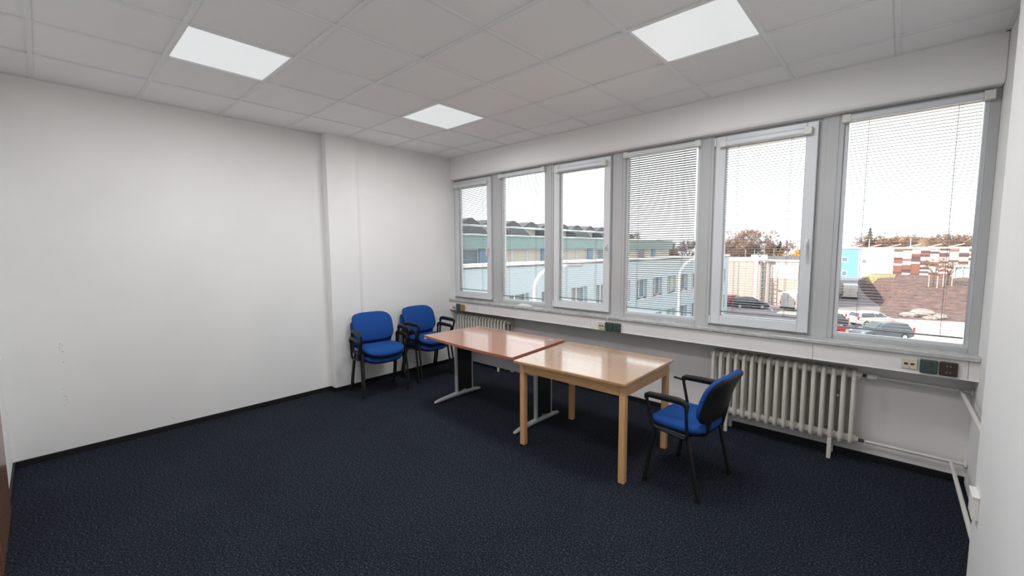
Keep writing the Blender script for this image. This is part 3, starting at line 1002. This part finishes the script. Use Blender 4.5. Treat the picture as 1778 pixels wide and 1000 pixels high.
for k, (x, y, s) in enumerate([(5.9, 60.9, 0.75), (7.0, 61.8, 1.1), (8.3, 61.8, 0.85), (7.6, 60.6, 0.6)]):
    def rw(h, a, tt, s=s):
        return (h * s, a * s * 0.8, tt * s)
    b = B().pad(2, 2, 2.3, [(0.8, 0.0), (1.0, 0.18), (0.95, 0.4), (0.7, 0.6), (0.3, 0.68)], rw, 12)
    b.v = [(p[0] + rnd.uniform(-.09, .09), p[1] + rnd.uniform(-.09, .09), p[2] + (rnd.uniform(-.06, .06) if p[2] > 0.01 else 0)) for p in b.v]
    tag(b.build('boulder', 'rock', loc=(x, y, bank_z(x, y) - 0.1)), RL_[k], 'boulder', 'boulders at the planted bank')


# ------------------------------------------------------------------ outside: office wing on the left
XW = -10.6
t = thing('office_wing', 'pale blue office wing with flat roof and sea green upper fascia, seen left', 'building', (XW, 28, 0))
yw0, yw1, yc = 3.0, 52.0, 28.0
cent = [28.5 + 3.05 * k - yc for k in range(-7, 8)]
hw = 0.95
wall = B()
edges = [yw0 - yc]
for c in cent:
    edges += [c - hw, c + hw]
edges.append(yw1 - yc)
for (z0, z1) in ((G0, -5.45), (-3.85, -2.35), (-0.78, 0.80)):
    wall.box(-0.4, 0, yw0 - yc, yw1 - yc, z0, z1)
for (z0, z1) in ((-5.45, -3.85), (-2.35, -0.78)):
    for i in range(0, len(edges), 2):
        if edges[i + 1] > edges[i]:
            wall.box(-0.4, 0, edges[i], edges[i + 1], z0, z1)
wall.box(-8.9, -0.4, yw1 - yc - 0.4, yw1 - yc, G0, 0.80)
wall.build('wall', 'wing_wall', t)
for (z0, z1) in ((-5.45, -3.85), (-2.35, -0.78)):
    for i, c in enumerate(cent):
        w_ = B()
        ring(w_, c - hw, c + hw, z0, z1, c - hw + 0.08, c + hw - 0.08, z0 + 0.08, z1 - 0.08, -1, 1)
        w_.box(c - 0.05, c + 0.05, -1, 1, z0 + 0.08, z1 - 0.08)
        w_.v = [(-0.30 + p[1] * 0.04, p[0], p[2]) for p in w_.v]
        wo = w_.build('window', 'wing_white', t)
        B().box(-0.32, -0.30, c - hw + 0.08, c + hw - 0.08, z0 + 0.08, z1 - 0.08).build('pane', 'far_glass', wo)
        B().box(-0.26, 0.10, c - hw - 0.06, c + hw + 0.06, z0 - 0.07, z0).build('ledge', 'wing_white', wo)
        if i % 2 == 0:
            B().box(-0.295, -0.275, c - hw + 0.1, c - hw + 0.55, z0 + 0.1, z1 - 0.1).build('curtain', 'curtain_orange' if i % 4 == 0 else 'curtain_green', wo)
        elif i % 3 == 0:
            B().box(-0.295, -0.275, c + hw - 0.6, c + hw - 0.1, z0 + 0.1, z1 - 0.1).build('curtain', 'curtain_green', wo)
B().box(-0.6, 0.10, yw0 - yc, yw1 - yc + 0.1, 0.80, 0.965).build('coping', 'wing_white', t)
B().box(-0.05, 0.06, yw0 - yc, yw1 - yc, 0.73, 0.80).build('gutter', 'wing_dark', t)
B().box(-8.9, -0.6, yw0 - yc, yw1 - yc - 0.4, 0.55, 0.70).build('flat_roof', 'wing_roof', t)
xu = -3.4
yu0, yu1 = yw0 - yc, 42.7 - yc
B().box(xu - 5, xu + 0.15, yu0, yu1, 1.72, 2.52).build('fascia', 'wing_green', t)
B().box(xu - 5, xu + 0.30, yu0, yu1 + 0.1, 2.52, 2.60).build('roof_edge', 'wing_white', t)
B().box(xu - 5, xu - 0.4, yu0, yu1 - 0.2, 0.70, 1.72).build('upper_wall', 'beige_panel', t)
nW = 26
for k in range(nW):
    y0 = yu0 + (yu1 - yu0) * k / nW
    y1 = yu0 + (yu1 - yu0) * (k + 1) / nW
    if k % 4 == 3:
        B().box(xu - 0.4, xu - 0.1, y0, y0 + 0.75, 0.70, 1.72).build('column', 'blue_column', t)
        y0 += 0.75
    f_ = B()
    ring(f_, y0, y1, 0.72, 1.72, y0 + 0.06, y1 - 0.06, 0.78, 1.66, -1, 1)
    f_.v = [(xu - 0.25 + p[1] * 0.04, p[0], p[2]) for p in f_.v]
    fo = f_.build('window', 'wing_white', t)
    B().box(xu - 0.27, xu - 0.25, y0 + 0.06, y1 - 0.06, 0.78, 1.66).build('pane', 'far_glass' if k % 5 == 1 else 'beige_panel', fo)
for k in range(9):
    y0 = yw0 - yc + 4 + k * 4.6
    B().box(-2.0, -1.3, y0, y0 + 1.6, 0.70, 0.84).build('roof_duct', 'wing_white' if k % 2 else 'wing_dark', t)

# workshop hall with a sawtooth roof behind the wing
t = thing('workshop_hall', 'workshop hall with a row of dark sawtooth roofs behind the office wing', 'building', (-20, 28, G0))
dz = -G0
hb_ = B().box(-30, 0, -22, 17.5, 0, 3.45 + dz)
hb_.build('wall', 'beige_panel', t)
B().box(-30, 0.5, -22.2, 17.8, 3.45 + dz, 3.62 + dz).build('gutter', 'wing_white', t)
for k in range(-4, 9):
    y = 18.05 + 2.45 * k - 28 + 4.9
    B().prism([(y - 1.22, 3.62 + dz), (y - 0.1, 4.12 + dz), (y + 0.25, 4.12 + dz), (y + 1.22, 3.62 + dz)], 'x', -30, 0.3).build('sawtooth_roof', 'saw_roof', t)
    if k % 2 == 0:
        B().prism([(y - 1.6, 2.6 + dz), (y - 1.6, 3.42 + dz), (y + 0.3, 3.42 + dz), (y + 1.7, 2.6 + dz)], 'x', 0.01, 1.2).build('roof_light', 'saw_roof', t)

# ------------------------------------------------------------------ outside: beige warehouse
t = thing('warehouse', 'warm beige warehouse with a blank white board on its wall', 'building', (-13, 64.5, G0))
x0, x1 = -14, 10.5
B().box(x0, x1, 0, 22, 0, 6.05).build('wall', 'beige', t)
for k in range(24):
    B().box(x0 + k * 1.02, x0 + k * 1.02 + 1.0, -0.035, 0.0, 0.3, 5.95).build('cladding_panel', 'beige', t)
B().box(x0 - 0.1, x1 + 0.1, -0.12, 22.1, 6.05, 6.25).build('roof_edge', 'white_wall', t)
B().box(4.45, 7.75, -0.10, -0.035, 3.70, 5.60).build('white_board', 'brick_white', t, bevel=0.02)
for k in range(8):
    xx = 2.6 + 0.95 * k
    B().prism([(3, 6.25), (5.2, 6.75), (5.2, 6.70), (3, 6.20)], 'x', xx, xx + 0.9).build('solar_panel', 'wing_dark', t)
for k in range(5):
    B().box(-5 + k * 2.2, -4.0 + k * 2.2, 4, 7, 6.25, 6.45).build('roof_hatch', 'white_wall', t)
t = thing('pipe_rack', 'tall grey steel pipe rack with a ladder on the beige warehouse front', 'rack', (-9.2, 63.2, G0))
for (xx, yy, r, h, m_) in ((-0.9, 0.3, 0.22, 6.9, 'lamp_paint'), (-0.3, 0, 0.06, 6.1, 'far_steel'), (0.15, 0.2, 0.05, 6.0, 'far_steel'), (0.6, 0, 0.05, 5.9, 'far_steel'), (-0.3, 0.9, 0.05, 6.0, 'far_steel'), (0.6, 0.9, 0.05, 5.9, 'far_steel')):
    B().cyl((xx, yy, 0), (xx, yy, h), r, 8).build('post', m_, t)
for k in range(10):
    z = 0.6 + 0.6 * k
    B().box(-0.3, 0.6, -0.03, 0.03, z, z + 0.05).build('rung', 'far_steel', t)
for xx in (-1.2, 0.0):
    B().box(xx - 0.4, xx + 0.35, 0.1, 0.7, 6.35, 7.0).build('vent_cowl', 'lamp_paint', t, bevel=0.05)
    B().cyl((xx, 0.4, 5.9), (xx, 0.4, 6.4), 0.1, 8).build('vent_pipe', 'lamp_paint', t)
for k in range(4):
    tag(B().cyl((0, 0, 0), (0, 0, 1.55), 0.045, 6).build('roof_mast', 'far_steel', loc=(-13.2 + 1.3 * k, 70, G0 + 6.2)),
        ['leftmost thin mast on the warehouse roof, nearest the office wing', 'second thin mast from the office wing on the warehouse roof', 'third thin mast from the office wing on the warehouse roof', 'rightmost thin mast on the warehouse roof, nearest the pipe rack'][k], 'mast', 'masts on the warehouse roof')

# ------------------------------------------------------------------ outside: blue, white and brick patterned building
t = thing('patterned_building', 'long building clad in sky blue, white and brick patterned panels', 'building', (0, 96, G0))
B().box(-6, -0.8, 0, 15, 0, 7.95).build('blue_wall', 'blue_wall', t)
B().box(-0.8, 3.95, 0, 15, 0, 7.95).build('white_wall', 'white_wall', t)
B().box(3.95, 24, 0.1, 15, 0, 7.75).build('backing_wall', 'brick_white', t)
B().box(-6.1, 24.1, -0.15, 15, 7.75, 8.0).build('roof_edge', 'white_wall', t)
PAT = {}
rnd = random.Random(11)
nrow, ph, pw = 14, 0.345, 1.12
for i in range(14):
    for j in range(nrow):
        r = rnd.random()
        m_ = 'brick_white' if r < 0.42 else ('brick_red' if r < 0.76 else 'brick_brown')
        if j == 0:
            m_ = 'brick_red'
        if m_ not in PAT:
            PAT[m_] = B().box(0, pw - 0.04, -0.06, 0.08, 0, ph - 0.03).mesh('facade_panel', m_)
        inst('facade_panel', PAT[m_], t, (4.0 + i * pw, 0, 2.75 + j * ph + 0.14 * (i % 2)))
for (x, z, w_, h) in ((-3.3, 5.3, 1.0, 0.95), (-3.2, 2.7, 0.9, 1.0), (-0.35, 5.05, 0.75, 0.8)):
    f_ = B()
    ring(f_, x, x + w_, z, z + h, x + 0.12, x + w_ - 0.12, z + 0.12, z + h - 0.12, -0.08, 0.0)
    fo = f_.build('window', 'white_wall', t)
    B().box(x + 0.12, x + w_ - 0.12, -0.04, 0.0, z + 0.12, z + h - 0.12).build('pane', 'far_glass', fo)
for k in range(9):
    xx = -5 + 2.6 * k
    B().prism([(xx, 8.0), (xx + 1.9, 8.55), (xx + 1.95, 8.45), (xx + 0.3, 8.0)], 'y', 2, 4).build('roof_skylight', 'white_wall', t)
for xx in (0.4, 6.0):
    B().cyl((xx, 3, 8.0), (xx, 3, 9.5), 0.05, 6).build('roof_pole', 'white_wall', t)
t = thing('glazed_annex', 'pale green glazed annex at the right end of the planted bank', 'building', (12.4, 89, G0))
B().box(-1.4, 6, 0, 5, 0, 4.9).build('glazing', 'annex_glass', t)
for k in range(9):
    B().box(-1.45 + 0.8 * k, -1.3 + 0.8 * k, -0.12, 0, 0, 4.9).build('mullion', 'wing_white', t)
B().box(-1.6, 6, -0.2, 5, 4.9, 5.15).build('roof_edge', 'wing_white', t)


# ------------------------------------------------------------------ outside: cars, vans, lamps
def wheels(t, xs_, yw, r):
    for x in xs_:
        for s in (-1, 1):
            w_ = B().lathe((x, s * yw, r), [(r * 0.9, -0.11), (r, -0.08), (r, 0.08), (r * 0.9, 0.11)], 'y', 18).build('wheel', 'tyre', t, smooth=40)
            B().lathe((x, s * (yw + 0.0), r), [(r * 0.62, -0.125), (r * 0.62, 0.125)], 'y', 12).build('hub_cap', 'hub', w_)


def car(label, loc, ang, m, estate=True, L=4.2):
    t = thing('car', label, 'car', (loc[0], loc[1], G0), ang)
    h = L / 2
    body = [(-h, 0.35), (-h - 0.02, 0.62), (-h + 0.06, 0.90), (-h + 0.5, 0.95), (0.75, 0.94), (1.25, 0.90), (h - 0.25, 0.76), (h, 0.58), (h - 0.02, 0.30), (h - 0.5, 0.22), (-h + 0.4, 0.22)]
    B().prism(body, 'y', -0.86, 0.86).build('body', m, t, bevel=0.07, seg=3)
    rear = -h + 0.10 if estate else -h + 0.45
    low = [(rear, 0.93), (1.15, 0.92)]
    b = B()
    top = [(rear + 0.28, 1.46), (0.35, 1.48)]
    n = 0
    vs = []
    for s in (-1, 1):
        vs += [(rear, s * 0.80, 0.92), (1.15, s * 0.80, 0.90), (0.28, s * 0.60, 1.45), (-0.5, s * 0.61, 1.50), (rear + 0.30, s * 0.58, 1.42)]
    b.add(vs, [(0, 1, 2, 3, 4), (9, 8, 7, 6, 5), (1, 6, 7, 2), (2, 7, 8, 3), (3, 8, 9, 4), (4, 9, 5, 0), (0, 5, 6, 1)])
    b.build('cabin', m, t, bevel=0.05, seg=3)
    for s in (-1, 1):
        def pt(x, f):
            return (x, s * (0.80 - 0.19 * f + 0.012), 0.93 + 0.50 * f)
        for (a0, a1, c0, c1) in ((rear + 0.26, -0.42, rear + 0.38, -0.40), (-0.34, 0.82, -0.34, 0.26)):
            q = [pt(a0, 0.12), pt(a1, 0.12), pt(c1, 0.86), pt(c0, 0.86)]
            q2 = [(p[0], p[1] - s * 0.03, p[2]) for p in q]
            B().add(q + q2, [(0, 1, 2, 3), (7, 6, 5, 4), (0, 4, 5, 1), (1, 5, 6, 2), (2, 6, 7, 3), (3, 7, 4, 0)]).build('side_window', 'car_glass', t)
        B().box(-h - 0.03, -h + 0.12, s * 0.80 - 0.05, s * 0.80 + 0.065, 0.72, 1.10 if estate else 0.88).build('tail_lamp', 'tail', t, bevel=0.02)
        B().box(h - 0.22, h - 0.01, s * 0.66 - 0.14, s * 0.66 + 0.14, 0.60, 0.72).build('headlamp', 'hub', t, bevel=0.03)
        B().box(0.72, 0.88, s * 0.92 - 0.09, s * 0.92 + 0.09, 0.93, 1.05).build('wing_mirror', m, t, bevel=0.03)
    w1 = [(1.06, -0.66, 0.97), (1.06, 0.66, 0.97), (0.36, 0.52, 1.42), (0.36, -0.52, 1.42)]
    w2 = [(p[0] + 0.045, p[1], p[2] + 0.03) for p in w1]
    B().add(w1 + w2, [(3, 2, 1, 0), (4, 5, 6, 7), (0, 1, 5, 4), (1, 2, 6, 5), (2, 3, 7, 6), (3, 0, 4, 7)]).build('windscreen', 'car_glass', t)
    w1 = [(rear + 0.08, -0.62, 1.02), (rear + 0.08, 0.62, 1.02), (rear + 0.25, 0.50, 1.36), (rear + 0.25, -0.50, 1.36)]
    w2 = [(p[0] - 0.05, p[1], p[2] + 0.01) for p in w1]
    B().add(w1 + w2, [(0, 1, 2, 3), (7, 6, 5, 4), (0, 4, 5, 1), (1, 5, 6, 2), (2, 6, 7, 3), (3, 7, 4, 0)]).build('rear_window', 'car_glass', t)
    wheels(t, (-1.28, 1.30), 0.80, 0.31)
    return t


def van(label, loc, ang):
    t = thing('van', label, 'van', (loc[0], loc[1], G0), ang)
    prof = [(-2.6, 0.35), (-2.62, 1.3), (-2.52, 2.28), (-2.2, 2.36), (1.0, 2.34), (1.75, 1.45), (2.45, 1.15), (2.6, 0.75), (2.55, 0.32), (1.9, 0.25), (-2.2, 0.25)]
    B().prism(prof, 'y', -0.93, 0.93).build('body', 'car_white', t, bevel=0.10, seg=3)
    for s in (-1, 1):
        B().box(-2.655, -2.58, s * 0.42 - 0.30, s * 0.42 + 0.30, 1.38, 1.95).build('rear_window', 'car_white', t, bevel=0.02)
        B().box(-2.66, -2.55, s * 0.86 - 0.05, s * 0.86 + 0.05, 0.85, 1.3).build('tail_lamp', 'tail', t, bevel=0.02)
        q = [(0.45, s * 0.94, 1.45), (1.55, s * 0.94, 1.42), (1.05, s * 0.94, 2.05), (0.45, s * 0.94, 2.08)]
        q2 = [(p[0], p[1] - s * 0.05, p[2]) for p in q]
        B().add(q + q2, [(0, 1, 2, 3), (7, 6, 5, 4), (0, 4, 5, 1), (1, 5, 6, 2), (2, 6, 7, 3), (3, 7, 4, 0)]).build('side_window', 'car_glass', t)
    B().box(-2.68, -2.55, -0.9, 0.9, 0.30, 0.52).build('bumper', 'car_dark', t, bevel=0.03)
    B().box(-2.645, -2.60, -0.006, 0.006, 0.6, 2.2).build('door_seam', 'car_dark', t)
    wheels(t, (-1.6, 1.7), 0.84, 0.33)
    return t


van('white panel van parked in front of the beige warehouse', (-4.55, 61.0), math.radians(72))
van('white panel van on the shaded lane left of the planted bank', (-0.75, 80.2), math.radians(96))
car('white estate car parked on the pale paving before the planted bank', (3.1, 52.0), math.radians(42), 'car_white')
car('dark blue car nearest the window, its roof above the bottom rail', (3.95, 44.3), math.radians(222), 'car_blue', True, 4.3)
car('red car at the lower left corner of the sixth window', (-0.45, 42.8), math.radians(222), 'car_red', False, 4.0)
car('red car parked beside the end of the office wing', (-12.3, 60.6), math.radians(75), 'car_red', True, 4.0)
car('black car parked beside the pipe rack of the warehouse', (-9.6, 58.6), math.radians(20), 'car_dark', True, 4.3)
car('black car behind the red one at the lower left of the sixth window', (-0.6, 47.4), math.radians(222), 'car_dark', True, 4.1)


def arch_lamp(loc, h, r, ang, label):
    t = thing('street_lamp', label, 'street lamp', (loc[0], loc[1], G0), ang)
    pts = [(0, 0, 0), (0, 0, h - r)]
    for k in range(1, 9):
        a = PI / 2 * k / 8
        pts.append((r - r * math.cos(a), 0, h - r + r * math.sin(a)))
    pts.append((r + 0.5, 0, h + 0.02))
    B().tube(pts, 0.07, 10).build('pole', 'lamp_paint', t, smooth=50)
    B().box(r + 0.35, r + 1.0, -0.13, 0.13, h - 0.05, h + 0.09).build('lamp_head', 'far_steel', t, bevel=0.04)


arch_lamp((-6.53, 9.71), 7.15, 1.0, math.radians(42), 'pale arched street lamp seen through the second window')
arch_lamp((-5.42, 22.85), 7.27, 1.2, math.radians(42), 'pale arched street lamp seen through the fourth window')
t = thing('street_lamp', 'straight lamp post with a short arm before the beige warehouse', 'street lamp', (-11.5, 60.0, G0))
B().tube([(0, 0, 0), (0, 0, 6.3)], [0.09, 0.05], 8).build('pole', 'far_steel', t)
B().tube([(0, 0, 5.55), (0.75, 0, 5.25)], 0.035, 6).build('arm', 'far_steel', t)
B().box(0.6, 1.1, -0.1, 0.1, 5.12, 5.25).build('lamp_head', 'far_steel', t, bevel=0.02)


# ------------------------------------------------------------------ outside: trees and hills
def bare_tree(loc, h, w, m, label, seed, trunk=0.28, group='bare trees beyond the buildings', depth=5, nb=3, thick=1.0):
    r_ = random.Random(seed)
    t = thing('bare_tree', label, 'tree', loc, 0, group)
    tb, bb = B(), B()
    k0 = h * trunk
    tb.tube([(0, 0, 0), (0.03 * h, 0, k0)], [0.030 * h, 0.020 * h], 6)
    tb.build('trunk', 'twig_dark', t)

    def rec(p, d, l, r, dep):
        q = p + d * l
        bb.tube([p, (p + q) / 2 + Vector((r_.uniform(-.06, .06), r_.uniform(-.06, .06), r_.uniform(-.03, .06))) * l, q], [r, r * 0.8, r * 0.55], 3, caps=False)
        if dep == 0:
            return
        for _ in range(nb if dep > 1 else nb + 2):
            a = Vector((r_.gauss(0, 1) * w, r_.gauss(0, 1) * w, r_.gauss(0.35, 0.6)))
            a.normalize()
            nd = (d * 0.75 + a * 0.8).normalized()
            rec(p + d * l * r_.uniform(0.5, 1.0), nd, l * r_.uniform(0.55, 0.82), max(r * 0.55, 0.012 * thick), dep - 1)
    for k in range(5):
        a = 2 * PI * k / 5 + r_.uniform(-.4, .4)
        d_ = Vector((math.cos(a) * w, math.sin(a) * w, r_.uniform(0.5, 1.1))).normalized()
        rec(Vector((0.03 * h, 0, k0 * r_.uniform(0.8, 1.0))), d_, h * 0.26, 0.010 * h, depth)
    zm = max(p[2] for p in bb.v)
    q_ = h / zm
    bb.v = [(p[0] * (0.4 + 0.6 * q_), p[1] * (0.4 + 0.6 * q_), p[2] if p[2] < k0 * 0.8 else k0 * 0.8 + (p[2] - k0 * 0.8) * (h - k0 * 0.8) / (zm - k0 * 0.8)) for p in bb.v]
    bb.build('branches', m, t)
    return t


def conifer(loc, h, label, seed):
    r_ = random.Random(seed)
    t = thing('conifer', label, 'tree', loc, 0, 'conifers beyond the buildings')
    B().cyl((0, 0, 0), (0, 0, h * 0.95), 0.03 * h, 6, 0.004 * h).build('trunk', 'twig_dark', t)
    b = B()
    n = 16
    for k in range(n):
        z = h * (0.12 + 0.86 * k / n)
        rad = h * 0.24 * (1 - k / n) ** 0.85 + 0.05
        for j in range(12):
            a = 2 * PI * j / 12 + k * 0.5 + r_.uniform(-.15, .15)
            rr = rad * r_.uniform(0.7, 1.1)
            c, s = math.cos(a), math.sin(a)
            tip = (c * rr, s * rr, z - rr * 0.35)
            u = 0.22 * rr + 0.05
            b.add([(0, 0, z + 0.05 * h), (c * rr * 0.6 - s * u, s * rr * 0.6 + c * u, z - rr * 0.12), tip, (c * rr * 0.6 + s * u, s * rr * 0.6 - c * u, z - rr * 0.12), (0, 0, z - 0.03 * h)],
                  [(0, 1, 2), (0, 2, 3), (4, 2, 1), (4, 3, 2)])
    b.build('needles', 'conifer', t)


def ridge_z(x, y):
    d = (y - 118) / 40
    left = 0.52 + 0.48 * sm((x + 16) / 14)
    return G0 + 9.0 * left * sm(d) + 1.6 * math.sin(x * 0.07 + 1) * sm(d) + 0.5 * math.sin(x * 0.31) * sm(d)


rg = grid(ridge_z, -130, 130, 90, 117, 190, 16).build('wooded_ridge', 'ridge', smooth=60)
struct(rg, 'brown wooded slope rising behind the buildings', 'slope')
hl = B()
vs, fs = [], []
for i in range(81):
    x = -900 + 1600 * i / 80
    hh = 12 + 13 * math.exp(-((x + 250) / 220) ** 2) + 4 * math.sin(x * 0.012)
    vs += [(x, 900, G0), (x, 990, hh * 0.8), (x, 1100, hh), (x, 1400, G0)]
for i in range(80):
    for j in range(3):
        a = i * 4 + j
        fs.append((a, a + 4, a + 5, a + 1))
struct(B().add(vs, fs).build('distant_hill', 'far_hill', smooth=60), 'pale blue hills on the horizon', 'hill')

# dense undergrowth of twigs on the ridge, nobody could count it
tk = B()
rnd = random.Random(3)
for k in range(5200):
    x, y = rnd.uniform(-75, 40), rnd.uniform(119, 150)
    z = ridge_z(x, y)
    hgt = rnd.uniform(1.0, 3.2)
    a = rnd.uniform(0, 2 * PI)
    c, s = math.cos(a), math.sin(a)
    wd = rnd.uniform(0.25, 0.7)
    for q in range(3):
        lx, ly = rnd.uniform(-1, 1), rnd.uniform(-1, 1)
        tk.add([(x + lx - c * 0.04, y + ly - s * 0.04, z), (x + lx + c * 0.04, y + ly + s * 0.04, z), (x + lx + rnd.uniform(-wd, wd), y + ly, z + hgt * rnd.uniform(0.6, 1.0))], [(0, 1, 2)])
o = tk.build('undergrowth', 'twig')
o['kind'] = 'stuff'
o['label'] = 'bare brown undergrowth on the slope behind the buildings'
o['category'] = 'undergrowth'

bare_tree((1.9, 121, ridge_z(1.9, 121) - 0.3), 12.4, 0.95, 'twig', 'spreading bare tree behind the white part of the patterned building', 1, 0.30, thick=1.8, depth=6)
bare_tree((12.6, 121, ridge_z(12.6, 121) - 0.3), 11.8, 1.1, 'twig', 'spreading bare tree behind the right end of the patterned building', 2, 0.26, thick=1.8, depth=6)
for k, (x, y, h) in enumerate([(-21, 93, 9.5), (-18.2, 94, 11), (-15.2, 93, 9.8), (-23.5, 97, 9.8)]):
    bare_tree((x, y, G0 + 2.0 * sm((y - 76) / 20)), h + 0.2, 0.8, 'twig', ['brown bare tree left in the clump behind the warehouse', 'tallest brown bare tree in the clump behind the warehouse', 'brown bare tree right in the clump behind the warehouse',
              'brown bare tree farthest back in the clump behind the warehouse'][k], 10 + k, 0.12, thick=1.7, nb=3, depth=6)
bare_tree((-10.0, 93, G0 + 1.9), 6.2, 0.9, 'yellow_leaf', 'golden yellow willow behind the right part of the warehouse', 21, 0.10, thick=3.0, nb=4)
for k, (x, y, h, lab) in enumerate([(-12.9, 94, 7.9, 'dark conifer behind the warehouse beside the yellow willow'), (-21.8, 98, 9.0, 'small dark conifer left of the bare tree clump'), (-13.9, 97, 7.0, 'shorter dark conifer behind the warehouse'),
                                    (-0.5, 120, 11.0, 'dark conifer behind the white part of the patterned building')]):
    conifer((x, y, G0 + 1.8), h, lab, 30 + k)
for k, (x, y, h) in enumerate([(-43, 82, 12.4), (-38, 88, 12.4), (-34.5, 93, 11.4)]):
    bare_tree((x, y, G0), h, 0.85, 'twig_dark', ['dark bare tree left of three behind the sawtooth hall', 'dark bare tree in the middle of three behind the sawtooth hall', 'dark bare tree right of three behind the sawtooth hall'][k], 40 + k, 0.10, thick=1.9, nb=3, depth=6)
for k, (x, y) in enumerate([(8.2, 75.5), (9.6, 76.5)]):
    z = bank_z(x, y)
    bare_tree((x, y, z - 0.05), 4.2, 0.6, 'twig', ['left young tree tied to stakes on the planted bank', 'right young tree tied to stakes on the planted bank'][k], 50 + k, 0.35, 'young trees on the planted bank', 3, 3, 1.2)
for k, (x, y) in enumerate([(7.8, 74.6), (8.6, 74.5), (9.2, 75.6), (10.0, 75.6)]):
    tag(B().tube([(0, 0, 0), (0, 0, 1.7)], [0.055, 0.05], 6).build('tree_stake', 'stake', loc=(x, y, bank_z(x, y) - 0.1)), ['leftmost pale timber stake by the young trees on the bank', 'second pale timber stake from the left by the young trees', 'third pale timber stake from the left by the young trees', 'rightmost pale timber stake by the young trees on the bank'][k], 'stake', 'tree stakes on the planted bank')
